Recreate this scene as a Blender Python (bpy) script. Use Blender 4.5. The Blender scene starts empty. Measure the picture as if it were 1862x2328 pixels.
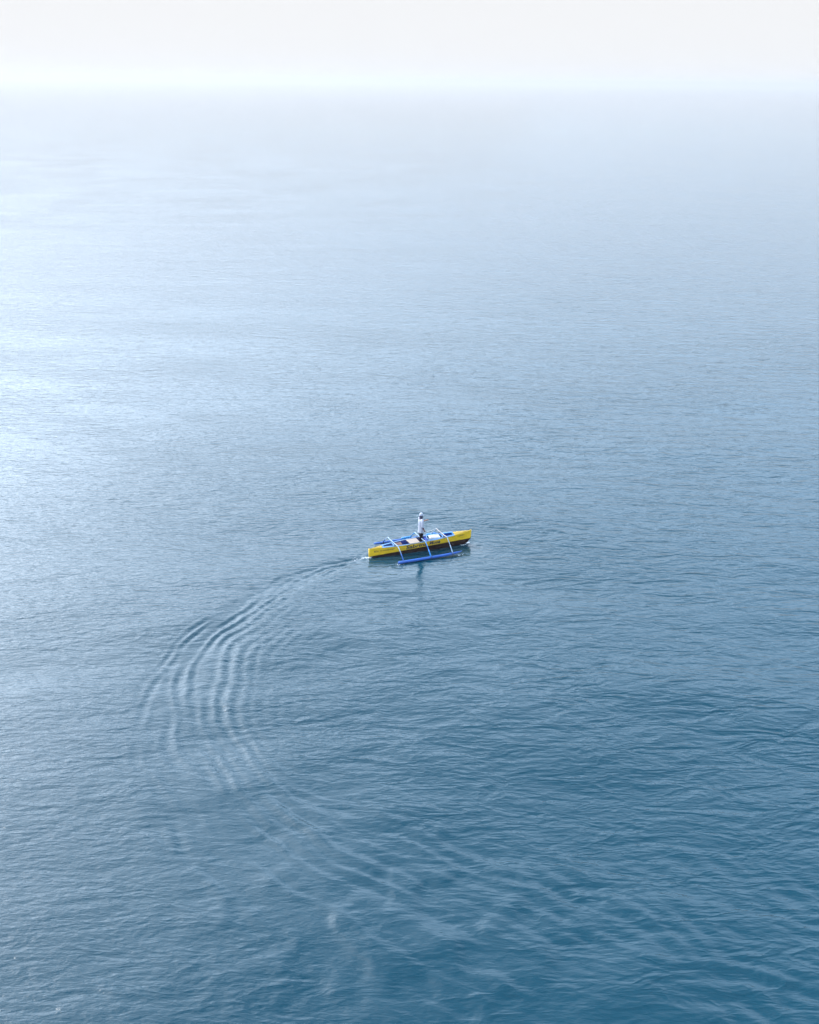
import bpy, bmesh, math, random
import numpy as np
from mathutils import Vector, Matrix, Euler

R = math.radians
sc = bpy.context.scene
col = sc.collection

# ------------------------------------------------------------------ camera
CAM_H = 19.0
cam_d = bpy.data.cameras.new('camera')
cam = bpy.data.objects.new('camera', cam_d)
col.objects.link(cam)
cam_d.sensor_fit = 'VERTICAL'
cam_d.sensor_height = 24.0
cam_d.lens = 12.0 / math.tan(R(29.5))
cam_d.clip_start = 0.5
cam_d.clip_end = 80000.0
cam.location = (0, 0, CAM_H)
PITCH, ROLL = 25.45, 0.6
cam.rotation_euler = (Matrix.Rotation(R(90 - PITCH), 3, 'X') @ Matrix.Rotation(R(ROLL), 3, 'Z')).to_euler()
sc.camera = cam

# ------------------------------------------------------------------ sky and sun
SUN_EL, SUN_AZ = 50.0, -60.0
VEIL, VEIL_P, VEIL_COL = 0.53, 4.5, (7.0, 21.0, 38.0)   # cloud layers overlap towards the horizon; their shaded colour
VEIL_G, GLOW_COL = 0.62, (30.5, 31.5, 33.5)   # sunlight scattered forward through the thin cloud
AIR, AIR_COL = 0.34, (6.75, 6.8, 6.9)
#           # azimuth measured from +Y towards +X
world = bpy.data.worlds.new('World')
sc.world = world
world.use_nodes = True
wn, wl = world.node_tree.nodes, world.node_tree.links
wn.clear()
out = wn.new('ShaderNodeOutputWorld')
bg = wn.new('ShaderNodeBackground')
bg.inputs['Strength'].default_value = 0.11
sky = wn.new('ShaderNodeTexSky')
sky.sky_type = 'NISHITA'
sky.sun_disc = False
sky.sun_elevation = R(SUN_EL)
sky.sun_rotation = R(SUN_AZ)
sky.altitude = 0
sky.air_density = 1.0
sky.dust_density = 1.0
sky.ozone_density = 1.2
# a thin bright cloud veil over the whole sky and hazy air towards the horizon:
# both grow with the length of the path, 1 - exp(-depth / sin(elevation))
tc = wn.new('ShaderNodeTexCoord')
sep = wn.new('ShaderNodeSeparateXYZ')
wl.new(tc.outputs['Generated'], sep.inputs[0])
def wmath(op, a, b=None):
    t = wn.new('ShaderNodeMath'); t.operation = op
    for i, v in enumerate((a, b)):
        if v is None: continue
        if isinstance(v, (int, float)): t.inputs[i].default_value = v
        else: wl.new(v, t.inputs[i])
    return t.outputs[0]
se = wmath('ADD', wmath('ABSOLUTE', sep.outputs['Z']), 0.02)
mp = wn.new('ShaderNodeMapping')
mp.inputs['Scale'].default_value = (1.0, 1.0, 6.0)
wl.new(tc.outputs['Generated'], mp.inputs[0])
cn = wn.new('ShaderNodeTexNoise')
cn.inputs['Scale'].default_value = 2.0
cn.inputs['Detail'].default_value = 5
cn.inputs['Roughness'].default_value = 0.55
wl.new(mp.outputs[0], cn.inputs['Vector'])
cr = wn.new('ShaderNodeMapRange')
cr.inputs['From Min'].default_value = 0.3
cr.inputs['From Max'].default_value = 0.7
cr.inputs['To Min'].default_value = VEIL * 0.8
cr.inputs['To Max'].default_value = VEIL * 1.2
wl.new(cn.outputs['Fac'], cr.inputs['Value'])
def layer(prev, depth, colour, power=1.0):
    f = wmath('SUBTRACT', 1.0, wmath('EXPONENT', wmath('MULTIPLY', wmath('POWER', wmath('DIVIDE', depth, se), power), -1.0)))
    m = wn.new('ShaderNodeMix'); m.data_type = 'RGBA'
    m.inputs['B'].default_value = (*colour, 1)
    wl.new(f, m.inputs['Factor'])
    wl.new(prev, m.inputs['A'])
    return m
# the veil glows round the sun (Henyey-Greenstein forward scattering)
dt = wn.new('ShaderNodeVectorMath'); dt.operation = 'DOT_PRODUCT'
wl.new(tc.outputs['Generated'], dt.inputs[0])
dt.inputs[1].default_value = (math.sin(R(SUN_AZ)) * math.cos(R(SUN_EL)), math.cos(R(SUN_AZ)) * math.cos(R(SUN_EL)), math.sin(R(SUN_EL)))
hg = wmath('POWER', wmath('SUBTRACT', 1 + VEIL_G ** 2, wmath('MULTIPLY', dt.outputs['Value'], 2 * VEIL_G)), -1.5)
vc = wn.new('ShaderNodeVectorMath'); vc.operation = 'SCALE'
vc.inputs[0].default_value = GLOW_COL
wl.new(hg, vc.inputs['Scale'])
va = wn.new('ShaderNodeVectorMath'); va.operation = 'ADD'
va.inputs[0].default_value = VEIL_COL
wl.new(vc.outputs[0], va.inputs[1])
mix = layer(sky.outputs[0], cr.outputs[0], VEIL_COL, VEIL_P)
wl.new(va.outputs[0], mix.inputs['B'])
mix = layer(mix.outputs['Result'], AIR, AIR_COL, 1.8)
wl.new(mix.outputs['Result'], bg.inputs['Color'])
wl.new(bg.outputs[0], out.inputs['Surface'])

sun_d = bpy.data.lights.new('sun', 'SUN')
sun_d.energy = 0.5
sun_d.angle = R(4.0)
sun_d.color = (1.0, 0.95, 0.87)
sun = bpy.data.objects.new('sun', sun_d)
col.objects.link(sun)
sdir = Vector((math.sin(R(SUN_AZ)) * math.cos(R(SUN_EL)), math.cos(R(SUN_AZ)) * math.cos(R(SUN_EL)), math.sin(R(SUN_EL))))
sun.rotation_euler = sdir.to_track_quat('Z', 'Y').to_euler()
sun.location = (-30, 40, 60)

vs = sc.view_settings
vs.view_transform = 'Standard'
vs.look = 'None'
vs.gamma = 1.0
vs.exposure = 0.29
vs.use_curve_mapping = False
sc.render.engine = 'CYCLES'
cy = sc.cycles
cy.max_bounces = 6
cy.glossy_bounces = 4
cy.diffuse_bounces = 3
cy.volume_bounces = 0
cy.use_denoising = True
cy.use_adaptive_sampling = False
cy.sample_clamp_indirect = 6.0
cy.caustics_reflective = False

# ------------------------------------------------------------------ helpers
def new_mat(name):
    m = bpy.data.materials.new(name)
    m.use_nodes = True
    n, l = m.node_tree.nodes, m.node_tree.links
    return m, n, l, n['Principled BSDF']

# ------------------------------------------------------------------ the sea
def axis(lo, hi, step, lo_end, hi_end, grow):
    a = list(np.arange(lo, hi, step))
    s = step
    up = []
    x = a[-1]
    while x < hi_end:
        s = s * grow
        x += s
        up.append(x)
    s = step
    dn = []
    x = a[0]
    while x > lo_end:
        s = s * grow
        x -= s
        dn.append(x)
    return np.array(dn[::-1] + a + up)

xs = axis(-14.0, 14.0, 0.085, -20000, 20000, 1.045)
ys = axis(11.0, 42.0, 0.085, -20000, 20000, 1.04)
cx, cyy = np.gradient(xs), np.gradient(ys)
X, Y = np.meshgrid(xs, ys)
CELL = np.maximum(cx[None, :], cyy[:, None])
rng = np.random.default_rng(7)

Z = np.zeros_like(X)
# long swell and chop, running towards the camera; beyond the finely meshed water the relief of the material carries on
FAR = np.exp(-(np.hypot(X, Y - 25) / 60.0) ** 2)
for i in range(46):
    lam = 1.1 * (14.0 / 1.1) ** rng.random()
    ang = R(-96 + rng.normal(0, 26))
    kx, ky = math.cos(ang) * 2 * math.pi / lam, math.sin(ang) * 2 * math.pi / lam
    slope = 0.0065 * (lam / 3.0) ** 0.1
    amp = slope * lam / (2 * math.pi)
    fade = np.clip(lam / (4.0 * CELL) - 0.5, 0, 1) * FAR
    Z += amp * fade * np.sin(kx * X + ky * Y + rng.random() * 6.283)

# wake: ripples that follow the turn the boat has made
path = np.array([(12.0, 11.4), (6.5, 13.1), (2.4, 14.8), (-1.2, 16.8), (-4.3, 19.2), (-6.6, 22.3), (-7.6, 25.5), (-7.3, 28.6), (-5.8, 31.6), (-3.8, 33.9), (-1.7, 35.2)])
def spline(P, n):
    P = np.vstack([2 * P[0] - P[1], P, 2 * P[-1] - P[-2]])
    o = []
    for i in range(1, len(P) - 2):
        p0, p1, p2, p3 = P[i - 1:i + 3]
        for t in np.linspace(0, 1, n, endpoint=False):
            o.append(0.5 * ((2 * p1) + (p2 - p0) * t + (2 * p0 - 5 * p1 + 4 * p2 - p3) * t * t + (3 * p1 - p0 - 3 * p2 + p3) * t ** 3))
    o.append(P[-2])
    return np.array(o)
pp = spline(path, 24)
seg = np.linalg.norm(np.diff(pp, axis=0), axis=1)
arc = np.concatenate([[0], np.cumsum(seg)])
tan = np.gradient(pp, axis=0)
tan /= np.linalg.norm(tan, axis=1)[:, None]
nor = np.stack([-tan[:, 1], tan[:, 0]], 1)          # left of travel = outside of... towards +normal

def vnoise(x, y, seed):                              # smooth value noise
    r = np.random.default_rng(seed).random((256, 256))
    xi, yi = np.floor(x).astype(int), np.floor(y).astype(int)
    fx, fy = x - xi, y - yi
    fx, fy = fx * fx * (3 - 2 * fx), fy * fy * (3 - 2 * fy)
    g = lambda a, b: r[a % 256, b % 256]
    return (g(xi, yi) * (1 - fx) + g(xi + 1, yi) * fx) * (1 - fy) + (g(xi, yi + 1) * (1 - fx) + g(xi + 1, yi + 1) * fx) * fy

iy = np.where((ys > 9) & (ys < 42))[0]
ix = np.where((xs > -14) & (xs < 14))[0]
SX, SY = X[np.ix_(iy, ix)], Y[np.ix_(iy, ix)]
fl = np.stack([SX.ravel(), SY.ravel()], 1)
best = np.full(len(fl), 1e9)
S = np.zeros(len(fl)); D = np.zeros(len(fl))
for i in range(len(pp)):
    dx, dy = fl[:, 0] - pp[i, 0], fl[:, 1] - pp[i, 1]
    d2 = dx * dx + dy * dy
    m = d2 < best
    best[m] = d2[m]
    S[m] = arc[i] + (dx[m] * tan[i, 0] + dy[m] * tan[i, 1])
    D[m] = dx[m] * nor[i, 0] + dy[m] * nor[i, 1]
L = arc[-1]
age = np.clip(L - S, 0, None)                        # metres behind the stern
behind = np.clip((L - S) / 0.6, 0, 1)
wob = (vnoise(fl[:, 0] * 0.5 + 40, fl[:, 1] * 0.5 + 9, 3) - 0.5)
wob2 = (vnoise(fl[:, 0] * 1.6 + 11, fl[:, 1] * 1.6 + 70, 4) - 0.5)
patch = vnoise(S * 0.55 + 30, D * 1.1 + 50, 5)
patch2 = vnoise(S * 0.28 + 7, D * 0.7 + 20, 6)
patch3 = vnoise(S * 0.9 + 3, D * 0.9 + 80, 8)
fx, fy = fl[:, 0], fl[:, 1]
warp = 0.34 * wob + 0.16 * wob2
old = np.clip((age - 10.0) / 12.0, 0, 1)
# long crests that run along the track, wider on the inside of the turn (D < 0)
lam = 0.36 + 0.008 * age
half = np.where(D < 0, 0.30 + 0.085 * age + 0.07 * np.clip(age - 14, 0, None), 0.30 + 0.098 * age)
env = np.exp(-((np.abs(D) / half) ** 4)) * behind
run = vnoise(S * 0.62 + 30, D * 2.2 + 50, 5)         # crests come and go over a few metres
brk = np.clip(2.0 * run - 0.30 - 0.18 * old, 0.06, 1.0) * (0.65 + 0.5 * patch2) * (1 - 0.4 * old * (0.75 - np.clip(patch, 0, 0.75)))
ph = 2 * np.pi * (D + 0.55 * wob + 0.14 * wob2) / lam
h = 0.054 * lam * env * brk * (1 - 0.45 * np.clip((age - 20) / 8.0, 0, 1)) * (np.cos(ph) + 0.28 * np.cos(2 * ph + 1.0))
run2 = vnoise(S * 0.22 + 90, D * 0.9 + 11, 15)
ph = 2 * np.pi * (D + 0.06 * S + 0.3 * wob) / (lam * 1.75)
h += 0.016 * lam * env * np.clip(2.0 * run2 - 0.5, 0, 1.0) * (0.5 + 0.9 * old) * (0.3 + patch3) * np.cos(ph)
# faint rings that have run on into the inside of the turn
ring = np.clip((-D - 0.2) / 1.0, 0, 1) * np.exp(-(np.clip(-D - 1.0, 0, None) / 2.6) ** 2) * np.clip(age / 8.0, 0, 1) * behind
ph = 2 * np.pi * (D + 0.5 * wob + 0.1 * wob2) / 0.47
h += 0.011 * ring * np.clip(2.1 * vnoise(S * 0.5 + 71, D * 1.6 + 13, 41) - 0.35, 0.05, 1.0) * np.cos(ph)
# older wash, turned across the track in the lower right
ww = np.clip((fx - 0.0) / 3.0, 0, 1) * np.clip((19.5 - fy) / 3.0, 0, 1)
ph = 2 * np.pi * (0.79 * fx + 0.61 * fy + 0.5 * wob) / 0.66
h += 0.015 * ww * np.clip(2.4 * vnoise(fx * 0.5 + 60, fy * 0.7 + 8, 21) - 0.5, 0, 1.2) * np.clip(2.2 * patch3 - 0.3, 0.1, 1.1) * np.cos(ph)
# outer edge of the train stands out
edge = np.exp(-((np.abs(D) - 0.10 * age - 0.10) / (0.14 + 0.015 * age)) ** 2) * behind * np.exp(-age / 22.0) * np.clip(1.8 * patch, 0.3, 1.3)
h += 0.015 * edge * np.cos(2 * np.pi * (np.abs(D) * 0.94 + S * 0.30 + 0.3 * wob) / 0.45)
# churned water right behind the stern
turb = np.zeros(len(fl))
for q in range(14):
    lm = 0.22 + 0.35 * rng.random(); an = rng.random() * 6.283
    turb += lm * np.cos(2 * np.pi * (fx * math.cos(an) + fy * math.sin(an)) / lm + rng.random() * 6.283 + 4 * wob)
env3 = np.exp(-(D / (0.14 + 0.05 * age)) ** 2) * behind * np.exp(-age / 6.0)
h += 0.012 * env3 * turb
h += 0.020 * np.exp(-(D / 0.2) ** 2) * behind * np.exp(-age / 3.0) * np.cos(2 * np.pi * (D + 0.1 * wob) / 0.3)
# old, wide part: slow broad undulation that catches the sky in patches
h += 0.050 * old * np.exp(-((np.abs(D) / (half + 1.0)) ** 4)) * (0.7 * vnoise(S * 0.45, D * 0.85 + 31, 12) + 0.3 * vnoise(S * 1.1, D * 1.9 + 3, 13) - 0.5) * 2
mott = np.exp(-(((fx - 0.3) / 5.0) ** 2 + ((fy - 16.0) / 3.2) ** 2))           # mottled water where the old wash dies out
mq = 0.65 * vnoise(fx * 0.8 + 0.5 * fy + 17, fy * 0.75 - 0.35 * fx + 5, 31) + 0.35 * vnoise(fx * 1.9 + 3, fy * 1.7 + 9, 32)
mq = np.clip((mq - 0.34) / 0.32, 0, 1)
h += 0.062 * mott * mq * mq * (3 - 2 * mq)
calm = (1 - 0.30 * env) * (1 - 0.45 * np.exp(-(np.abs(D) / (0.35 * half + 0.2)) ** 2) * behind * np.exp(-age / 25.0) * np.clip(2.2 * patch2 - 0.3, 0, 1))
inner = np.exp(-(((fx + 0.5) / 4.5) ** 2 + ((fy - 26.5) / 5.5) ** 2))          # slick inside the turn
calm *= 1 - 0.45 * inner * np.clip(2.4 * vnoise(fx * 0.35 + 5, fy * 0.35 + 5, 14) - 0.4, 0, 1)
Z[np.ix_(iy, ix)] += h.reshape(SX.shape)

CALM = np.ones_like(X)
CALM[np.ix_(iy, ix)] = calm.reshape(SX.shape)
# the hull displaces the water
BA = R(19.24)
U_ = (X + 1.75) * math.cos(BA) + (Y - 35.2) * math.sin(BA)
V_ = -(X + 1.75) * math.sin(BA) + (Y - 35.2) * math.cos(BA)
inside = (U_ > 0.1) & (U_ < 4.5) & (np.abs(V_) < 0.10)
near_boat = np.exp(-(((U_ - 2.37) / 3.2) ** 4 + (V_ / 1.8) ** 4))
Z -= near_boat * float(np.median(Z[inside]))
Z *= 1 - 0.5 * near_boat
hb_ = 0.20 * (1 - np.clip(np.abs((U_ - 2.4) / 2.3), 0, 1) ** 2.2)
dh = np.hypot(np.clip(np.abs(V_) - hb_, 0, None), np.clip(np.abs(U_ - 2.37) - 2.3, 0, None))
df = np.hypot(np.clip(np.abs(np.abs(V_) - 1.0) - 0.06, 0, None), np.clip(np.abs(U_ - 2.4) - 1.45, 0, None))
wv = 0.3 * np.sin(3.1 * U_ + 1.0) + 0.2 * np.sin(7.3 * U_)
Z += 0.020 * np.exp(-dh / 0.5) * np.cos(2 * np.pi * (dh - 0.16 * U_) / 0.34 + wv) * (dh < 3)
Z += 0.014 * np.exp(-df / 0.4) * np.cos(2 * np.pi * (df - 0.12 * U_) / 0.28 + 2 * wv) * (df < 3)
Z[inside] = np.minimum(Z[inside], -0.03)

ny, nx = X.shape
verts = np.stack([X.ravel(), Y.ravel(), Z.ravel()], 1).astype(np.float32)
idx = np.arange(ny * nx).reshape(ny, nx)
quads = np.stack([idx[:-1, :-1], idx[:-1, 1:], idx[1:, 1:], idx[1:, :-1]], -1).reshape(-1, 4)
me = bpy.data.meshes.new('sea')
me.vertices.add(len(verts)); me.vertices.foreach_set('co', verts.ravel())
me.loops.add(quads.size); me.loops.foreach_set('vertex_index', quads.ravel().astype(np.int32))
me.polygons.add(len(quads))
me.polygons.foreach_set('loop_start', np.arange(0, quads.size, 4, dtype=np.int32))
me.polygons.foreach_set('loop_total', np.full(len(quads), 4, dtype=np.int32))
me.update()
me.polygons.foreach_set('use_smooth', np.ones(len(quads), dtype=bool))
me.attributes.new('ripple', 'FLOAT', 'POINT').data.foreach_set('value', CALM.ravel().astype(np.float32))
sea = bpy.data.objects.new('sea', me)
col.objects.link(sea)
sea['kind'] = 'structure'

mw, n, l, bs = new_mat('sea_water')
bs.inputs['Base Color'].default_value = (0.0001, 0.029, 0.047, 1)
bs.inputs['Roughness'].default_value = 0.06
bs.inputs['IOR'].default_value = 1.333
geo = n.new('ShaderNodeNewGeometry')
def mapping(rot, scl, loc=(0, 0, 0)):
    m = n.new('ShaderNodeMapping')
    m.inputs['Rotation'].default_value = (0, 0, R(rot))
    m.inputs['Scale'].default_value = scl
    m.inputs['Location'].default_value = loc
    l.new(geo.outputs['Position'], m.inputs[0])
    return m.outputs[0]
def noise(vec, scale, detail, rough=0.55, dist=0.0):
    t = n.new('ShaderNodeTexNoise')
    t.inputs['Scale'].default_value = scale
    t.inputs['Detail'].default_value = detail
    t.inputs['Roughness'].default_value = rough
    t.inputs['Distortion'].default_value = dist
    l.new(vec, t.inputs['Vector'])
    return t.outputs['Fac']
def math_(op, a, b=None, c=None):
    t = n.new('ShaderNodeMath'); t.operation = op
    for i, v in enumerate((a, b, c)):
        if v is None: continue
        if isinstance(v, (int, float)): t.inputs[i].default_value = v
        else: l.new(v, t.inputs[i])
    return t.outputs[0]
def ridge(v):                                        # sharper crests than troughs
    return math_('SUBTRACT', 1.0, math_('ABSOLUTE', math_('MULTIPLY_ADD', v, 2.0, -1.0)))
def rng_(v, a, b, c, d):
    t = n.new('ShaderNodeMapRange'); t.interpolation_type = 'SMOOTHSTEP'
    for i, q in enumerate((a, b, c, d)): t.inputs[1 + i].default_value = q
    l.new(v, t.inputs[0]); return t.outputs[0]
big = noise(mapping(20, (0.05, 0.09, 0.05), (3, 8, 0)), 1.0, 3)
side = noise(mapping(0, (0.035, 0.035, 0.035), (-4, 2, 0)), 1.0, 2)
gust = rng_(big, 0.3, 0.7, 0.75, 1.1)
swell = noise(mapping(-7, (0.055, 0.17, 0.1), (1, 3, 0)), 1.0, 2, 0.45, 0.3)
chopA = ridge(noise(mapping(4, (0.45, 1.3, 0.6)), 1.0, 3, 0.55, 0.5))      # crests across the view
chopB = ridge(noise(mapping(-36, (0.7, 1.9, 0.9), (5, 1, 0)), 1.2, 3, 0.5, 0.3))  # crests on the slant
smallA = noise(mapping(5, (1.5, 5.2, 3.0), (9, 4, 0)), 1.0, 3, 0.6, 0.4)
smallB = noise(mapping(-38, (1.9, 6.0, 3.0), (2, 7, 0)), 1.0, 3, 0.6, 0.3)
tiny = noise(mapping(-15, (5.0, 13.0, 8.0)), 1.0, 3, 0.6)
turn = rng_(side, 0.40, 0.60, 0.0, 1.0)
small = n.new('ShaderNodeMix'); l.new(turn, small.inputs[0]); l.new(smallA, small.inputs[2]); l.new(smallB, small.inputs[3])
hgt = math_('MULTIPLY', chopA, 0.062)
sepx = n.new('ShaderNodeSeparateXYZ'); l.new(geo.outputs['Position'], sepx.inputs[0])
hgt = math_('MULTIPLY', hgt, rng_(math_('ADD', sepx.outputs[0], math_('MULTIPLY', sepx.outputs[1], -0.12)), -22.0, 14.0, 0.62, 1.35))   # breeze fresher to the right
hgt = math_('MULTIPLY_ADD', chopB, 0.020, hgt)
hgt = math_('MULTIPLY', hgt, gust)
hgt = math_('MULTIPLY_ADD', math_('MULTIPLY', small.outputs[0], rng_(big, 0.3, 0.7, 0.85, 1.05)), 0.036, hgt)
hgt = math_('MULTIPLY_ADD', swell, 0.05, hgt)
hgt = math_('MULTIPLY_ADD', tiny, 0.007, hgt)
# water lies calmer in the lee of the boat
dv = n.new('ShaderNodeVectorMath'); dv.operation = 'DISTANCE'
l.new(geo.outputs['Position'], dv.inputs[0]); dv.inputs[1].default_value = (0.7, 35.2, 0.0)
hgt = math_('MULTIPLY', hgt, rng_(dv.outputs['Value'], 1.2, 4.5, 0.5, 1.0))
at = n.new('ShaderNodeAttribute'); at.attribute_name = 'ripple'
hgt = math_('MULTIPLY', hgt, at.outputs['Fac'])
bump = n.new('ShaderNodeBump')
bump.inputs['Strength'].default_value = 1.0
bump.inputs['Distance'].default_value = 1.0
l.new(hgt, bump.inputs['Height'])
l.new(bump.outputs[0], bs.inputs['Normal'])
me.materials.append(mw)

# ------------------------------------------------------------------ paints and stuffs
def paint(name, c, rough=0.45, var=0.18, scale=6.0, dirt=None, dirt_amt=0.0, grain=None, spec=0.5):
    m, n, l, b = new_mat(name)
    b.inputs['Specular IOR Level'].default_value = spec
    b.inputs['Roughness'].default_value = rough
    t = n.new('ShaderNodeTexCoord')
    mp = n.new('ShaderNodeMapping')
    if grain: mp.inputs['Scale'].default_value = grain
    l.new(t.outputs['Object'], mp.inputs[0])
    nz = n.new('ShaderNodeTexNoise'); nz.inputs['Scale'].default_value = scale
    nz.inputs['Detail'].default_value = 5; nz.inputs['Roughness'].default_value = 0.6
    l.new(mp.outputs[0], nz.inputs['Vector'])
    r = n.new('ShaderNodeValToRGB')
    r.color_ramp.elements[0].position = 0.3; r.color_ramp.elements[1].position = 0.7
    lo = [x * (1 - var) for x in c]; hi = [min(1, x * (1 + var)) for x in c]
    r.color_ramp.elements[0].color = (*lo, 1); r.color_ramp.elements[1].color = (*hi, 1)
    l.new(nz.outputs['Fac'], r.inputs[0])
    last = r.outputs[0]
    if dirt:
        n2 = n.new('ShaderNodeTexNoise'); n2.inputs['Scale'].default_value = scale * 2.3; n2.inputs['Detail'].default_value = 6
        l.new(mp.outputs[0], n2.inputs['Vector'])
        q = n.new('ShaderNodeMapRange'); q.inputs[1].default_value = 0.55; q.inputs[2].default_value = 0.75; q.inputs[4].default_value = dirt_amt
        l.new(n2.outputs['Fac'], q.inputs[0])
        mx = n.new('ShaderNodeMix'); mx.data_type = 'RGBA'; mx.inputs['B'].default_value = (*dirt, 1)
        l.new(q.outputs[0], mx.inputs['Factor']); l.new(last, mx.inputs['A']); last = mx.outputs['Result']
    l.new(last, b.inputs['Base Color'])
    bp = n.new('ShaderNodeBump'); bp.inputs['Strength'].default_value = 0.25; bp.inputs['Distance'].default_value = 0.01
    l.new(nz.outputs['Fac'], bp.inputs['Height']); l.new(bp.outputs[0], b.inputs['Normal'])
    return m

M = {
    'yellow': paint('yellow_paint', (0.70, 0.42, 0.004), 0.5, 0.2, 3, (0.34, 0.20, 0.03), 0.7, (1, 3, 4)),
    'yellow_deck': paint('yellow_deck_paint', (0.62, 0.42, 0.05), 0.5, 0.10, 7, (0.55, 0.46, 0.26), 0.5),
    'maroon': paint('bottom_paint', (0.016, 0.006, 0.005), 0.75, 0.25, 6, spec=0.04),
    'blue_in': paint('blue_inside_paint', (0.004, 0.045, 0.36), 0.5, 0.22, 5, (0.05, 0.12, 0.3), 0.5),
    'blue': paint('blue_float_paint', (0.001, 0.062, 0.29), 0.5, 0.15, 7, (0.02, 0.09, 0.3), 0.4, (1, 3, 3)),
    'blue_light': paint('light_blue_paint', (0.008, 0.17, 0.48), 0.4, 0.12, 9),
    'rim': paint('pale_blue_rim_paint', (0.10, 0.23, 0.42), 0.5, 0.12, 8, (0.25, 0.4, 0.6), 0.5),
    'pole': paint('pale_blue_pole', (0.21, 0.29, 0.40), 0.45, 0.12, 14, (0.3, 0.45, 0.65), 0.4),
    'bamboo': paint('weathered_bamboo', (0.33, 0.29, 0.28), 0.55, 0.15, 14, (0.5, 0.36, 0.16), 0.6),
    'ply': paint('plywood', (0.27, 0.21, 0.17), 0.7, 0.14, 6, (0.20, 0.15, 0.11), 0.4, (1, 6, 1)),
    'brown': paint('brown_wood', (0.10, 0.045, 0.028), 0.7, 0.3, 8, None, 0, (1, 5, 1)),
    'foam': paint('white_foam', (0.40, 0.39, 0.39), 0.7, 0.05, 9),
    'ink': paint('black_lettering', (0.015, 0.015, 0.018), 0.5, 0.1, 20),
    'ink_grey': paint('grey_lettering', (0.035, 0.035, 0.045), 0.5, 0.1, 20),
    'cord': paint('pale_cord', (0.5, 0.5, 0.48), 0.8, 0.1, 30),
    'nylon': paint('dark_lashing', (0.04, 0.05, 0.06), 0.6, 0.2, 60),
    'skin': paint('brown_skin', (0.26, 0.115, 0.07), 0.55, 0.10, 20),
    'shirt': paint('white_cotton', (0.33, 0.34, 0.40), 0.85, 0.05, 10),
    'cuff': paint('maroon_cuff', (0.10, 0.02, 0.04), 0.8, 0.1, 20),
    'black': paint('black_cloth', (0.008, 0.007, 0.010), 0.95, 0.3, 10, spec=0.05),
    'cap': paint('pale_grey_cap', (0.34, 0.36, 0.42), 0.85, 0.06, 15),
    'hood': paint('grey_face_cloth', (0.09, 0.09, 0.15), 0.9, 0.15, 20, spec=0.1),
    'eye': paint('eye_white', (0.7, 0.68, 0.65), 0.2, 0.02, 5),
    'hair': paint('black_hair', (0.01, 0.008, 0.008), 0.5, 0.2, 60),
}

def mesh_obj(name, bm, mat, parent=None, smooth=False, bevel=0.0, label=None):
    bmesh.ops.recalc_face_normals(bm, faces=bm.faces)
    me = bpy.data.meshes.new(name)
    bm.to_mesh(me); bm.free()
    if smooth:
        me.polygons.foreach_set('use_smooth', np.ones(len(me.polygons), dtype=bool))
    me.materials.append(M[mat])
    o = bpy.data.objects.new(name, me); col.objects.link(o)
    o.parent = parent
    if bevel:
        b = o.modifiers.new('bevel', 'BEVEL'); b.width = bevel; b.segments = 2; b.limit_method = 'ANGLE'
    if label: o['label'] = label
    return o

def empty(name, loc=(0, 0, 0), rz=0.0, **props):
    o = bpy.data.objects.new(name, None); col.objects.link(o)
    o.location = loc; o.rotation_euler = (0, 0, rz); o.empty_display_size = 0.2
    for k, v in props.items(): o[k] = v
    return o

def tube(bm, pts, radii, seg=12, cap=True):
    pts = [Vector(p) for p in pts]
    if isinstance(radii, (int, float)): radii = [radii] * len(pts)
    rings = []
    for i, p in enumerate(pts):
        t = (pts[min(i + 1, len(pts) - 1)] - pts[max(i - 1, 0)]).normalized()
        a = t.cross(Vector((0, 0, 1)))
        if a.length < 0.1: a = t.cross(Vector((1, 0, 0)))
        a.normalize(); b = a.cross(t)
        rings.append([bm.verts.new(p + radii[i] * (a * math.cos(k * 2 * math.pi / seg) + b * math.sin(k * 2 * math.pi / seg))) for k in range(seg)])
    for q, w in zip(rings[:-1], rings[1:]):
        for k in range(seg):
            bm.faces.new((q[k], q[(k + 1) % seg], w[(k + 1) % seg], w[k]))
    if cap:
        bm.faces.new(rings[0]); bm.faces.new(rings[-1][::-1])
    return rings

def box(bm, c, s, rz=0.0, tilt=0.0):
    mtx = Matrix.Translation(c) @ Euler((0, tilt, rz)).to_matrix().to_4x4() @ Matrix.Diagonal((*s, 1))
    bmesh.ops.create_cube(bm, size=1.0, matrix=mtx)

def grid_faces(bm, rows, close=False):
    for a, b in zip(rows[:-1], rows[1:]):
        k = len(a)
        for i in range(k if close else k - 1):
            bm.faces.new((a[i], a[(i + 1) % k], b[(i + 1) % k], b[i]))

# ------------------------------------------------------------------ the outrigger boat (x runs stern to bow, y to the far side)
BL = 4.81
boat = empty('outrigger_boat', (-1.75, 35.2, 0), R(19.24), category='boat',
             label='yellow wooden outrigger boat with blue floats trailing a curved wake')
def half_beam(u):
    t = abs((u - 2.44) / 2.39)
    return max(0.018, 0.272 * (1 - min(t, 1) ** 2.2))
def sheer(u): return 0.43 + 0.16 * u / BL + 0.02 * max(0, (u - 3.6) / 1.1) ** 2
def chine_z(u):
    t = u / BL
    return 0.045 + 0.180 * t + 0.44 * t * (1 - t)
def chine_b(u): return max(0.014, half_beam(u) * 0.76)
def rake(u, z): return -0.75 * max(0, (u / BL - 0.80) / 0.20) ** 2 * max(0, chine_z(u) - z)
def hp(u, b, z): return (u + rake(u, z), b, z)
US = [BL * i / 48 for i in range(49)]
def plank_pt(u, f, side, out=0.0):                  # f: 0 at the chine, 1 at the sheer
    z = chine_z(u) + (sheer(u) - chine_z(u)) * f
    b = chine_b(u) + (half_beam(u) - chine_b(u)) * (f ** 0.8)
    return Vector(hp(u, side * (b + out), z))

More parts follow.
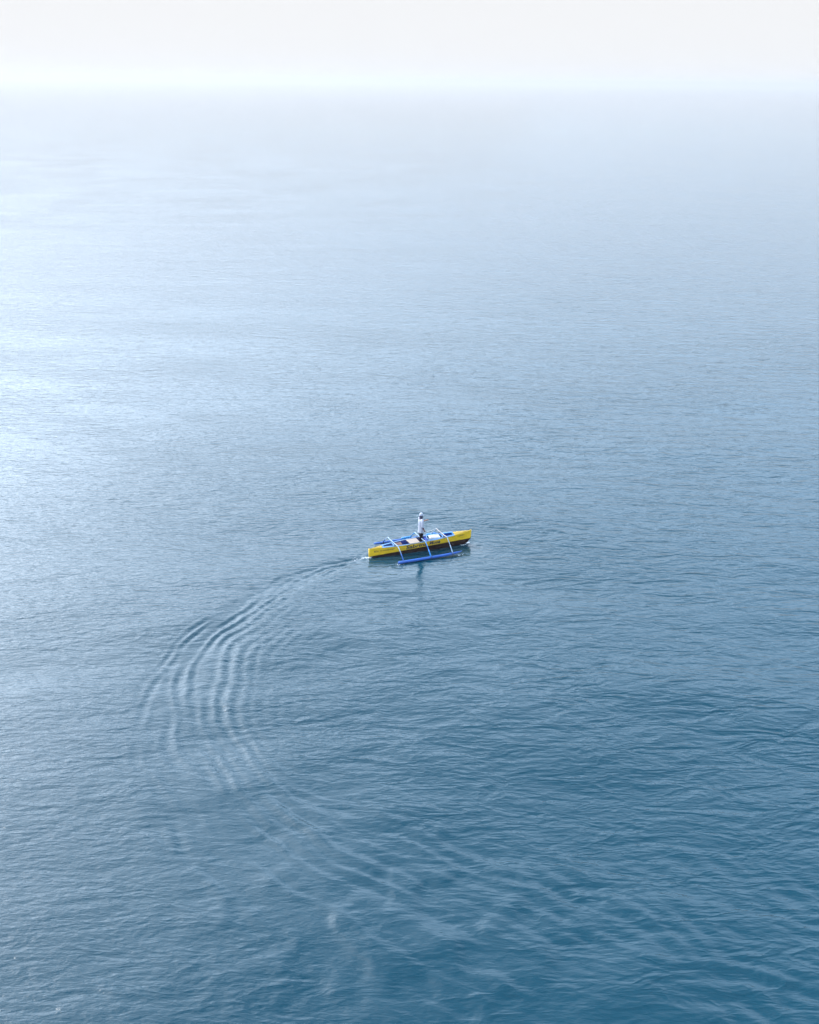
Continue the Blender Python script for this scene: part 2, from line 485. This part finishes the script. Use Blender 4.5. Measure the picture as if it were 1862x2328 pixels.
hull = None
for s, nm in ((-1, 'side'), (1, 'side')):           # the two yellow side planks, with thickness
    bm = bmesh.new()
    rows = []
    for u in US:
        o_ = [bm.verts.new(plank_pt(u, f, s)) for f in (0, 0.33, 0.67, 1)]
        th = min(0.018, half_beam(u) * 0.5)
        i_ = [bm.verts.new(plank_pt(u, f, s, -th)) for f in (1, 0.67, 0.33, 0)]
        rows.append(o_ + i_)
    grid_faces(bm, rows, close=True)
    bm.faces.new(rows[0]); bm.faces.new(rows[-1][::-1])
    ob = mesh_obj('hull_side', bm, 'yellow', boat, smooth=False)
    if s < 0: hull = ob
# dark rounded bottom
bm = bmesh.new(); rows = []
for u in US:
    cb, cz = chine_b(u), chine_z(u)
    prof = []
    for k in range(13):
        a = math.pi * k / 12
        y = -math.cos(a); dn = math.sin(a)
        z = cz - (cz + 0.13) * dn ** 0.8 - 0.002
        prof.append(bm.verts.new(hp(u, (cb - 0.004) * y * (1 - 0.30 * dn ** 2 * (abs(y) > 0.01)), z)))
    rows.append(prof)
grid_faces(bm, rows)
mesh_obj('hull_bottom', bm, 'maroon', boat, smooth=True)
# stem and stern posts
bm = bmesh.new()
zt = sheer(BL)
tube(bm, [hp(BL - 0.004, 0, 0.222), hp(BL, 0, 0.4), hp(BL, 0, zt), (BL + 0.012, 0, zt + 0.045)], [0.022, 0.024, 0.024, 0.014], 8)
mesh_obj('stem_post', bm, 'yellow', boat, smooth=True)
bm = bmesh.new()
tube(bm, [(0.01, 0, -0.10), (-0.004, 0, 0.1), (-0.008, 0, sheer(0) + 0.008)], [0.02, 0.03, 0.03], 8)
mesh_obj('stern_post', bm, 'yellow', boat, smooth=True)
# decks at both ends, slightly crowned
def deck(u0, u1, name, concave):
    bm = bmesh.new(); rows = []
    for i in range(13):
        row = []
        for j in range(7):
            q = -1 + 2 * j / 6
            uu0, uu1 = u0, u1
            if u0 > 2: uu0 = u0 + concave * (1 - q * q)
            else: uu1 = u1 - concave * (1 - q * q)
            u = uu0 + (uu1 - uu0) * i / 12
            b = max(0.004, half_beam(u) - 0.004)
            row.append(bm.verts.new((u, b * q, sheer(u) + 0.006 + 0.03 * (1 - q * q) * min(1, half_beam(u) / 0.1))))
        rows.append(row)
    grid_faces(bm, rows)
    r = bmesh.ops.solidify(bm, geom=bm.faces[:], thickness=0.014)
    return mesh_obj(name, bm, 'yellow_deck', boat, smooth=False)
deck(0.01, 0.60, 'stern_deck', 0.03)
deck(3.93, BL - 0.01, 'bow_deck', 0.04)
# gunwale caps along the open part
for s in (-1, 1):
    bm = bmesh.new()
    pts = [(u, s * (half_beam(u) - 0.006), sheer(u) + 0.012) for u in np.linspace(0.55, 3.97, 36)]
    rows = []
    for p in pts:
        rows.append([bm.verts.new((p[0], p[1] + a, p[2] + b)) for a, b in ((-0.019, -0.010), (0.019, -0.010), (0.019, 0.010), (-0.019, 0.010))])
    grid_faces(bm, rows, close=True); bm.faces.new(rows[0]); bm.faces.new(rows[-1][::-1])
    mesh_obj('gunwale', bm, 'rim', boat, bevel=0.004)
# blue lining and floor
bm = bmesh.new(); rows = []
for u in np.linspace(0.45, 4.1, 30):
    hb, cb, cz, sz = half_beam(u) - 0.026, chine_b(u) - 0.026, chine_z(u), sheer(u)
    fz = max(0.085, cz - 0.09)
    rows.append([bm.verts.new(p) for p in ((u, -hb, sz - 0.004), (u, -cb, cz), (u, -cb * 0.8, fz), (u, 0, fz), (u, cb * 0.8, fz), (u, cb, cz), (u, hb, sz - 0.004))])
grid_faces(bm, rows)
bmesh.ops.solidify(bm, geom=bm.faces[:], thickness=0.006)
mesh_obj('lining', bm, 'blue_in', boat)
def bulkhead(u, drop, mat='blue_in'):
    bm = bmesh.new()
    hb, cb, cz, sz = half_beam(u) - 0.033, chine_b(u) - 0.033, chine_z(u), sheer(u) - drop
    fz = max(0.085, cz - 0.09) + 0.006
    vs_ = [(-hb, sz), (-cb, cz), (-cb * 0.78, fz), (cb * 0.78, fz), (cb, cz), (hb, sz)]
    a = [bm.verts.new((u, y, z)) for y, z in vs_]; b = [bm.verts.new((u + 0.02, y, z)) for y, z in vs_]
    bm.faces.new(a); bm.faces.new(b[::-1])
    for i in range(6): bm.faces.new((a[i], a[(i + 1) % 6], b[(i + 1) % 6], b[i]))
    mesh_obj('bulkhead', bm, mat, boat)
for u, dd in ((0.50, 0.01), (1.14, 0.03), (3.44, 0.03), (4.02, 0.01)): bulkhead(u, dd)
# side decks with rounded hatch rims at both ends
def hatch(u0, u1, wid, mat='rim'):
    bm = bmesh.new(); loop = []
    n_ = 40
    for k in range(n_):
        a = 2 * math.pi * k / n_
        ex = 2 / 4.5
        cx_, sx_ = math.cos(a), math.sin(a)
        u = (u0 + u1) / 2 + (u1 - u0) / 2 * math.copysign(abs(cx_) ** ex, cx_)
        b = (half_beam(u) - wid) * math.copysign(abs(sx_) ** ex, sx_)
        loop.append((u, b, sheer(u) + 0.020))
    rows = []
    for p in loop:
        q = Vector((p[0] - (u0 + u1) / 2, p[1], 0)).normalized() * 0.016
        rows.append([bm.verts.new((p[0] + q.x * a, p[1] + q.y * a, p[2] + z)) for a, z in ((-1, -0.03), (1, -0.03), (1, 0.012), (-1, 0.012))])
    for i in range(n_):
        a, b = rows[i], rows[(i + 1) % n_]
        for j in range(4): bm.faces.new((a[j], a[(j + 1) % 4], b[(j + 1) % 4], b[j]))
    mesh_obj('hatch_rim', bm, mat, boat, bevel=0.003)
hatch(0.62, 1.10, 0.045)
hatch(2.70, 3.42, 0.050)
hatch(3.50, 3.93, 0.050, 'blue_light')
# thwart the helmsman stands by, engine cover
bm = bmesh.new(); box(bm, (2.66, 0, sheer(2.6) - 0.06), (0.10, 2 * half_beam(2.66) - 0.07, 0.025)); mesh_obj('thwart', bm, 'blue_in', boat, bevel=0.004)

# lettering, wrapped on to the near side plank
def lettering(name, text, u0, u1, f0, f1, mat, off=0.0, out=0.004, shear=0.0, rise=0.0):
    cu = bpy.data.curves.new('t', 'FONT'); cu.body = text; cu.size = 1.0; cu.shear = shear; cu.offset = off; cu.resolution_u = 3
    to = bpy.data.objects.new('t', cu); col.objects.link(to)
    dg = bpy.context.evaluated_depsgraph_get()
    tm = bpy.data.meshes.new_from_object(to.evaluated_get(dg))
    bpy.data.objects.remove(to); bpy.data.curves.remove(cu)
    co = np.array([v.co[:] for v in tm.vertices])
    x0, x1 = LET[text][0:2] if text in LET else (co[:, 0].min(), co[:, 0].max())
    LET[text] = (x0, x1)
    for v in tm.vertices:
        u = u0 + (v.co.x - x0) / (x1 - x0) * (u1 - u0)
        f = f0 + (v.co.y / 0.72) * (f1 - f0) + rise * (v.co.x - x0) / (x1 - x0)
        v.co = plank_pt(u, max(0.001, min(f, 0.999)), -1, out)
    tm.materials.clear(); tm.materials.append(M[mat]); tm.name = name
    o = bpy.data.objects.new(name, tm); col.objects.link(o); o.parent = hull
    return o
LET = {}
lettering('name_lettering', 'Sabrina', 1.63, 2.62, 0.16, 0.86, 'ink', 0.034, 0.004, 0.10, 0.03)
lettering('name_lettering', 'Sabrina', 1.63, 2.62, 0.16, 0.86, 'ink_grey', -0.006, 0.0065, 0.10, 0.03)
lettering('name_lettering', 'Mose', 2.73, 3.25, 0.20, 0.90, 'ink', 0.034, 0.004, 0.10)
lettering('name_lettering', 'Mose', 2.73, 3.25, 0.20, 0.90, 'ink_grey', -0.006, 0.0065, 0.10)
lettering('registration_lettering', 'BDI.', 0.21, 0.42, 0.44, 0.66, 'ink', 0.02, 0.004)
lettering('registration_lettering', '01-005580-0087', 0.48, 1.10, 0.46, 0.68, 'ink', 0.008, 0.004, 0.0, 0.04)
lettering('bow_lettering', 'o MARINERO', 4.12, 4.48, 0.62, 0.76, 'ink', 0.015, 0.004)

# cross beams with their arms, lashed over the gunwales
KINK, TIP, SK = 0.50, 0.98, -0.16
beams = ((1.10, 'pole', 'pole', 'blue', 0.019), (2.37, 'pole', 'blue_light', 'blue_light', 0.021), (3.40, 'bamboo', 'pole', 'pole', 0.018))
for u0, m1, m2, m3, rad in beams:
    zk = 0.60 + 0.04 * (u0 - 1.1)
    zg = sheer(u0) + 0.058
    bm = bmesh.new()
    pts = [(u0 + SK * v, v, zg + (zk - zg) * 1.0 - 0.02 * (1 - (v / KINK) ** 2)) for v in np.linspace(-KINK, KINK, 11)]
    tube(bm, pts, [rad * (1 + 0.06 * math.sin(i * 2.1)) for i in range(11)], 10)
    be = mesh_obj('cross_beam', bm, m1, boat, smooth=True)
    for s in (-1, 1):
        a = Vector((u0 + SK * s * (KINK - 0.03), s * (KINK - 0.03), zk - 0.005)); b = Vector((u0 + SK * s * TIP, s * TIP, 0.15))
        bm = bmesh.new()
        pts = [a + (b - a) * t + Vector((0, 0, 0.03 * math.sin(math.pi * t))) for t in (0, 0.15, 0.35, 0.6)]
        tube(bm, pts, [rad * 1.02, rad * 1.05, rad * 0.95, rad * 0.95], 10)
        mesh_obj('arm', bm, m2, be, smooth=True)
        bm = bmesh.new()
        pts = [a + (b - a) * t + Vector((0, 0, 0.03 * math.sin(math.pi * t))) for t in (0.56, 0.75, 0.9, 1.02)]
        tube(bm, pts, [rad * 1.0, rad * 1.15, rad * 1.4, rad * 1.55], 10)
        mesh_obj('arm_foot', bm, m3, be, smooth=True)
        bm = bmesh.new()                              # cord lashing on the gunwale
        y = s * (half_beam(u0) - 0.01)
        for q in (-0.022, 0.0, 0.022):
            c = Vector((u0 + SK * y, y + q, sheer(u0) + 0.035))
            ring = [c + Vector((0.042 * math.cos(t), 0, 0.055 * math.sin(t))) for t in np.linspace(0, 2 * math.pi, 13)]
            tube(bm, ring, 0.006, 6)
        mesh_obj('lashing', bm, 'nylon', be, smooth=True)
# floats
def float_(pts, radii, name='float'):
    bm = bmesh.new(); tube(bm, pts, radii, 14)
    return mesh_obj(name, bm, 'blue', boat, smooth=True)
fz = 0.085
f1 = float_([(1.02, -1.0, fz), (1.05, -1.0, fz), (1.6, -1.0, fz), (2.4, -0.985, fz), (3.2, -0.97, fz + 0.005), (3.6, -0.96, fz + 0.02), (3.85, -0.955, fz + 0.045), (4.02, -0.95, fz + 0.075)],
            [0.056, 0.064, 0.064, 0.063, 0.061, 0.053, 0.036, 0.012])
f2 = float_([(0.52, 1.02, fz + 0.02), (0.60, 1.02, fz + 0.012), (0.9, 1.02, fz), (1.6, 1.02, fz), (2.4, 1.02, fz), (3.2, 1.03, fz + 0.01), (3.55, 1.03, fz + 0.03), (3.68, 1.03, fz + 0.05)],
            [0.028, 0.048, 0.062, 0.064, 0.063, 0.060, 0.050, 0.02])
for u in (2.06, 3.26):                                # splints lashed on top of the far float
    bm = bmesh.new(); tube(bm, [(u - 0.24, 1.0, fz + 0.075), (u - 0.2, 1.0, fz + 0.085), (u + 0.2, 1.0, fz + 0.10), (u + 0.25, 1.0, fz + 0.10)], [0.03, 0.05, 0.05, 0.025], 10)
    mesh_obj('splint', bm, 'blue_light', f2, smooth=True)
for fl_, us in ((f1, (1.25, 2.53, 3.55)), (f2, (0.95, 2.2, 3.24))):
    for u in us:
        bm = bmesh.new(); y = -0.99 if fl_ is f1 else 1.02
        for q in (-0.02, 0.0, 0.02):
            tube(bm, [Vector((u + q, y + 0.068 * math.cos(t), fz + 0.068 * math.sin(t))) for t in np.linspace(0, 2 * math.pi, 15)], 0.005, 6)
        mesh_obj('lashing', bm, 'nylon', fl_, smooth=True)

def place(o):                                         # top-level things get the boat's frame
    o.matrix_world = boat_mw @ o.matrix_basis
boat_mw = Matrix.Translation(boat.location) @ Matrix.Rotation(R(19.24), 4, 'Z')
def in_boat(name, u, v, z, rz=0.0, **props):
    p = boat_mw @ Vector((u, v, z))
    return empty(name, p, R(19.24) + rz, **props)

# ------------------------------------------------------------------ things lying in the boat
t = in_boat('plywood_board', 2.01, -0.06, sheer(2.0) + 0.030, 0.0, category='board', label='tan plywood board laid across the gunwales behind the standing person')
bm = bmesh.new()
a = [(-0.27, 0.21), (0.22, 0.22), (0.26, -0.22), (-0.21, -0.22)]
lo = [bm.verts.new((x, y, 0)) for x, y in a]; hi = [bm.verts.new((x, y, 0.016)) for x, y in a]
bm.faces.new(lo); bm.faces.new(hi[::-1])
for i in range(4): bm.faces.new((lo[i], lo[(i + 1) % 4], hi[(i + 1) % 4], hi[i]))
mesh_obj('panel', bm, 'ply', t, bevel=0.003)
for x in (-0.14, 0.14):
    bm = bmesh.new(); box(bm, (x, 0, -0.0145), (0.035, 0.38, 0.023)); mesh_obj('batten', bm, 'ply', t)

t = in_boat('foam_box', 3.04, -0.015, 0.24, R(-3), category='cool box', label='white foam cool box with rounded lid in front of the person')
bm = bmesh.new(); box(bm, (0, 0, 0.15), (0.46, 0.27, 0.30)); mesh_obj('tub', bm, 'foam', t, bevel=0.02)
bm = bmesh.new(); box(bm, (0, 0, 0.325), (0.50, 0.31, 0.05)); ld = mesh_obj('lid', bm, 'foam', t, bevel=0.02)
bm = bmesh.new(); box(bm, (0, 0, 0.356), (0.38, 0.20, 0.016)); mesh_obj('lid_panel', bm, 'foam', ld, bevel=0.006)

t = in_boat('wooden_crate', 1.36, 0.0, 0.19, 0.0, category='crate', label='dark brown wooden crate inside the hull near the stern')
for k in range(3):
    for s in (-1, 1):
        bm = bmesh.new(); box(bm, (0, s * 0.13, 0.045 + k * 0.088), (0.28, 0.014, 0.08)); mesh_obj('slat', bm, 'brown', t, bevel=0.003)
        bm = bmesh.new(); box(bm, (s * 0.133, 0, 0.045 + k * 0.088), (0.014, 0.244, 0.08)); mesh_obj('slat', bm, 'brown', t, bevel=0.003)
for k in range(3):
    bm = bmesh.new(); box(bm, (0, -0.09 + 0.09 * k, 0.275), (0.285, 0.08, 0.014)); mesh_obj('lid_board', bm, 'brown', t, bevel=0.003)

# ------------------------------------------------------------------ the person
def skinned(name, V, E, mat, parent, root=0, sub=2):
    """V: list of (x, y, z, rx, ry)"""
    me = bpy.data.meshes.new('k')
    me.from_pydata([v[:3] for v in V], E, [])
    o = bpy.data.objects.new('k', me); col.objects.link(o)
    o.modifiers.new('skin', 'SKIN').use_smooth_shade = True
    s = o.modifiers.new('sub', 'SUBSURF'); s.levels = sub; s.render_levels = sub
    if not me.skin_vertices: 
        bpy.context.view_layer.objects.active = o
    for i, sv in enumerate(me.skin_vertices[0].data):
        sv.radius = (V[i][3], V[i][4]); sv.use_root = (i == root)
    dg = bpy.context.evaluated_depsgraph_get()
    m2 = bpy.data.meshes.new_from_object(o.evaluated_get(dg))
    bpy.data.objects.remove(o)
    m2.polygons.foreach_set('use_smooth', np.ones(len(m2.polygons), dtype=bool))
    m2.materials.clear(); m2.materials.append(M[mat]); m2.name = name
    r = bpy.data.objects.new(name, m2); col.objects.link(r); r.parent = parent
    return r

PSCALE = (0.86, 0.86, 0.975)
# local frame: x towards the bow (the way the person faces), y to the left, z up from the feet
FLOOR = 0.155
person = in_boat('person', 2.40, 0.01, FLOOR, R(6), category='person',
                 label='person in white long-sleeved shirt and black trousers standing in the boat')
person.scale = PSCALE
body_v, body_e = [], []
def bv(p, r, prev=None, r2=None):
    body_v.append((*p, r, r2 or r)); i = len(body_v) - 1
    if prev is not None: body_e.append((prev, i))
    return i
pel = bv((0, 0, 0.90), 0.12, None, 0.14)
wai = bv((0.0, 0, 1.05), 0.105, pel, 0.125)
che = bv((-0.01, 0, 1.25), 0.11, wai, 0.145)
ubk = bv((-0.01, 0, 1.37), 0.085, che, 0.11)
nek = bv((0.005, 0, 1.46), 0.050, ubk)
jaw = bv((0.02, 0, 1.535), 0.068, nek, 0.062)
mid = bv((0.018, 0, 1.605), 0.088, jaw, 0.074)
crn = bv((0.005, 0, 1.665), 0.072, mid, 0.064)
bv((0.110, 0, 1.575), 0.012, mid)                                    # nose
for s in (1, -1): bv((0.005, s * 0.084, 1.585), 0.014, mid)          # ears
hands = {}
ARM = {1: [(0.0, 0.17, 1.385), (0.14, 0.225, 1.17), (0.37, 0.17, 1.215), (0.43, 0.16, 1.225)],     # left arm reaching forward
       -1: [(0.0, -0.17, 1.385), (-0.03, -0.245, 1.12), (0.07, -0.235, 0.92), (0.10, -0.23, 0.870)]}  # right arm hanging, slightly bent
for s, (sh, el, wr, pm) in ARM.items():
    a = bv(sh, 0.058, ubk); b = bv(el, 0.043, a); c = bv(wr, 0.028, b); d_ = bv(pm, 0.020, c, 0.034)
    w, p_ = Vector(wr), Vector(pm)
    f = (p_ - w).normalized(); side = Vector((0, 1, 0)) if abs(f.y) < 0.7 else Vector((1, 0, 0))
    if s < 0: side = Vector((1, 0.1, 0)).normalized()
    side = (side - f * side.dot(f)).normalized(); dn = f.cross(side) * (1 if s > 0 else -1)
    if s > 0 and dn.z > 0: dn = -dn
    if s < 0 and dn.y < 0: dn = -dn
    for k, (off, ln) in enumerate(((-0.030, 0.060), (-0.010, 0.074), (0.010, 0.080), (0.030, 0.072))):
        k0 = bv(p_ + f * 0.028 + side * off, 0.0095, d_)
        k1 = bv(p_ + f * (0.028 + ln * 0.5) + side * off * 1.05 + dn * 0.010, 0.0088, k0)
        bv(p_ + f * (0.028 + ln * 0.85) + side * off * 1.05 + dn * 0.034, 0.0075, k1)
    t0 = bv(p_ - f * 0.008 + side * 0.040, 0.011, d_)
    bv(p_ + f * 0.030 + side * 0.058 + dn * 0.016, 0.009, t0)
LEG = {1: [(0.02, 0.085, 0.85), (0.055, 0.09, 0.46), (0.03, 0.09, 0.075)], -1: [(-0.01, -0.085, 0.85), (-0.005, -0.09, 0.46), (-0.06, -0.09, 0.075)]}
for s, (hi_, kn, an) in LEG.items():
    a = bv(hi_, 0.088, pel); b = bv(kn, 0.058, a); c = bv(an, 0.038, b)
    d_ = bv((an[0] + 0.06, an[1] + s * 0.008, 0.036), 0.036, c); bv((an[0] + 0.15, an[1] + s * 0.018, 0.026), 0.026, d_)
body = skinned('body', body_v, body_e, 'skin', person)
for s in (1, -1):
    bm = bmesh.new(); bmesh.ops.create_uvsphere(bm, u_segments=10, v_segments=6, radius=0.012, matrix=Matrix.Translation((0.090, s * 0.032, 1.603)))
    mesh_obj('eye', bm, 'eye', body, smooth=True)
bm = bmesh.new(); box(bm, (0.088, 0, 1.533), (0.012, 0.048, 0.012)); mesh_obj('mouth', bm, 'cuff', body, bevel=0.004)
# loose shirt with long sleeves: elliptical rings with folds, sleeves rooted in the shoulders
def cloth_loft(bm, rings, seg=28, fold=0.006, seed=1, cap_top=False):
    rows = []
    r_ = random.Random(seed); ph = [r_.random() * 6.28 for _ in range(4)]
    for i, (cx_, cy_, cz_, rx, ry) in enumerate(rings):
        row = []
        for k in range(seg):
            t_ = 2 * math.pi * k / seg
            w = 1 + fold / 0.15 * (math.sin(5 * t_ + ph[0] + i * 0.7) + 0.7 * math.sin(9 * t_ + ph[1] - i * 1.1))
            row.append(bm.verts.new((cx_ + rx * w * math.cos(t_), cy_ + ry * w * math.sin(t_), cz_ + 0.5 * fold * math.sin(3 * t_ + ph[2]))))
        rows.append(row)
    grid_faces(bm, rows, close=True)
    if cap_top: bm.faces.new(rows[-1])
    return rows
bm = bmesh.new()
cloth_loft(bm, [(0.0, 0, 0.765, 0.150, 0.182), (0.0, 0, 0.80, 0.146, 0.180), (0, 0, 0.90, 0.140, 0.174), (0, 0, 1.02, 0.132, 0.164), (-0.005, 0, 1.12, 0.130, 0.162), (-0.01, 0, 1.23, 0.132, 0.172),
                (-0.01, 0, 1.32, 0.124, 0.180), (-0.01, 0, 1.375, 0.106, 0.172), (-0.008, 0, 1.415, 0.085, 0.128), (0.0, 0, 1.44, 0.066, 0.080), (0.003, 0, 1.455, 0.060, 0.064)], 32, 0.006, 3)
for s in (1, -1):
    sh, el, wr, pm = [Vector(q) for q in ARM[s]]
    cut = el + (wr - el) * (0.30 if s < 0 else 0.22)
    inner = Vector((sh.x - 0.005, sh.y * 0.55, sh.z + 0.005))
    mid_ = sh + (el - sh) * 0.5
    tube(bm, [inner, sh, sh + (el - sh) * 0.25, mid_, sh + (el - sh) * 0.78, el, cut], [0.066, 0.068, 0.070, 0.064, 0.062, 0.060, 0.056], 16)
mesh_obj('shirt', bm, 'shirt', person, smooth=True)
sh, el, wr, pm = [Vector(q) for q in ARM[-1]]
bm = bmesh.new(); tube(bm, [el + (wr - el) * q for q in (0.26, 0.5, 0.66)], [0.052, 0.047, 0.043], 14); mesh_obj('cuff', bm, 'cuff', person, smooth=True)
bm = bmesh.new()
cloth_loft(bm, [(0, 0, 0.70, 0.115, 0.165), (0, 0, 0.80, 0.132, 0.168), (0, 0, 0.90, 0.128, 0.160), (0, 0, 0.96, 0.118, 0.150)], 24, 0.003, 8)
for s, (hi_, kn, an) in LEG.items():
    cloth_loft(bm, [(an[0] + 0.005, an[1], 0.06, 0.088, 0.082), (an[0] + 0.005, an[1], 0.14, 0.086, 0.080), ((kn[0] + an[0]) / 2, kn[1], 0.28, 0.084, 0.080), (kn[0], kn[1], 0.46, 0.088, 0.084),
                    ((kn[0] + hi_[0]) / 2, hi_[1], 0.62, 0.100, 0.090), (hi_[0], hi_[1], 0.76, 0.112, 0.092)], 18, 0.006, 20 + s, True)
mesh_obj('trousers', bm, 'black', person, smooth=True)
# cap with a peak, cloth over neck and cheeks
bm = bmesh.new(); rows = []
for i in range(8):
    a = math.pi / 2 * i / 7
    rr = math.cos(a); zz = math.sin(a)
    rows.append([bm.verts.new((0.010 + 0.112 * rr * math.cos(t), 0.096 * rr * math.sin(t), 1.608 + 0.118 * zz)) for t in np.linspace(0, 2 * math.pi, 20, endpoint=False)] if i < 7 else [bm.verts.new((0.010, 0, 1.726))])
grid_faces(bm, rows[:7], close=True)
for k in range(20): bm.faces.new((rows[6][k], rows[6][(k + 1) % 20], rows[7][0]))
cap = mesh_obj('cap', bm, 'cap', person, smooth=True)
bm = bmesh.new(); rows = []
for i in range(4):
    rows.append([bm.verts.new((0.010 + (0.110 + 0.07 * i / 3) * math.cos(t), (0.094 - 0.01 * i / 3) * math.sin(t), 1.615 - 0.024 * i / 3 - 0.012 * abs(math.sin(t)))) for t in np.linspace(-1.15, 1.15, 12)])
grid_faces(bm, rows); bmesh.ops.solidify(bm, geom=bm.faces[:], thickness=0.006)
mesh_obj('peak', bm, 'cap', cap, smooth=True)
bm = bmesh.new(); rows = []
for i in range(7):
    f = i / 6
    z = 1.612 - 0.185 * f
    rx = 0.106 - 0.030 * f + 0.022 * f * f; ry = 0.092 - 0.022 * f + 0.02 * f * f
    rows.append([bm.verts.new((0.008 - 0.012 * f + rx * math.cos(t), ry * math.sin(t), z)) for t in np.linspace(0.75, 2 * math.pi - 0.75, 20)])
grid_faces(bm, rows); bmesh.ops.solidify(bm, geom=bm.faces[:], thickness=0.006)
mesh_obj('neck_cloth', bm, 'hood', person, smooth=True)

# thin cord from the hanging hand to the tip of the front cross beam
pw = boat_mw.inverted() @ (Matrix.Translation(person.location) @ Matrix.Rotation(person.rotation_euler.z, 4, 'Z') @ Vector((0.075 * 0.86, -0.19 * 0.86, 0.80 * 0.975)))
e_ = Vector((3.40 + SK * KINK, KINK - 0.02, 0.60 + 0.04 * 2.3 + 0.03))
bm = bmesh.new()
tube(bm, [pw + (e_ - pw) * q + Vector((0, 0, -0.035 * math.sin(math.pi * q))) for q in np.linspace(0, 1, 12)], 0.007, 6)
bmesh.ops.transform(bm, matrix=boat_mw, verts=bm.verts)
o = mesh_obj('cord', bm, 'cord', None, smooth=True)
o['label'] = "pale cord running from the person's hand to the front cross beam"; o['category'] = 'cord'

# ------------------------------------------------------------------ foam where bow and stern cut the water
def foam_patch(name, spots, seed, label):
    r_ = random.Random(seed)
    bm = bmesh.new()
    for (u, v, su, sv, cnt) in spots:
        for _ in range(cnt):
            a = u + r_.gauss(0, su); b = v + r_.gauss(0, sv)
            p = boat_mw @ Vector((a, b, 0))
            zz = float(Z[np.abs(ys - p.y).argmin(), np.abs(xs - p.x).argmin()])
            rx, ry = r_.uniform(0.010, 0.034), r_.uniform(0.006, 0.016)
            m = Matrix.Translation((p.x, p.y, zz + 0.004)) @ Matrix.Rotation(R(19.24) + r_.uniform(-0.5, 0.5), 4, 'Z') @ Matrix.Diagonal((rx, ry, 0.008, 1))
            bmesh.ops.create_icosphere(bm, subdivisions=1, radius=1.0, matrix=m)
    o = mesh_obj(name, bm, 'froth', None, smooth=True)
    o['kind'] = 'stuff'; o['label'] = label
M['froth'] = paint('white_froth', (0.62, 0.64, 0.66), 0.8, 0.05, 40)
foam_patch('foam', [(-0.10, -0.03, 0.10, 0.035, 50), (-0.5, 0.0, 0.25, 0.06, 26), (4.66, 0.0, 0.05, 0.03, 26), (4.45, -0.11, 0.10, 0.02, 22), (1.02, -1.02, 0.06, 0.05, 14), (3.9, -1.0, 0.08, 0.03, 10)], 4, 'flecks of white foam along the waterline of the boat')

# ------------------------------------------------------------------ haze
def build_haze():
    bm = bmesh.new()
    bmesh.ops.create_cube(bm, size=1.0)
    bmesh.ops.scale(bm, vec=(60000, 60000, 32), verts=bm.verts)
    bmesh.ops.translate(bm, vec=(0, 0, 32 / 2 - 2.0), verts=bm.verts)
    m = bpy.data.meshes.new('haze'); bm.to_mesh(m); bm.free()
    o = bpy.data.objects.new('haze', m); col.objects.link(o)
    o['kind'] = 'stuff'
    mat = bpy.data.materials.new('haze_air'); mat.use_nodes = True
    nt = mat.node_tree; nt.nodes.clear()
    oo = nt.nodes.new('ShaderNodeOutputMaterial')
    pv = nt.nodes.new('ShaderNodeVolumePrincipled')
    pv.inputs['Color'].default_value = (0.575, 0.555, 0.54, 1)
    pv.inputs['Density'].default_value = 0.00055
    pv.inputs['Anisotropy'].default_value = 0.2
    pv.inputs['Density Attribute'].default_value = ''
    nt.links.new(pv.outputs[0], oo.inputs['Volume'])
    m.materials.append(mat)
build_haze()
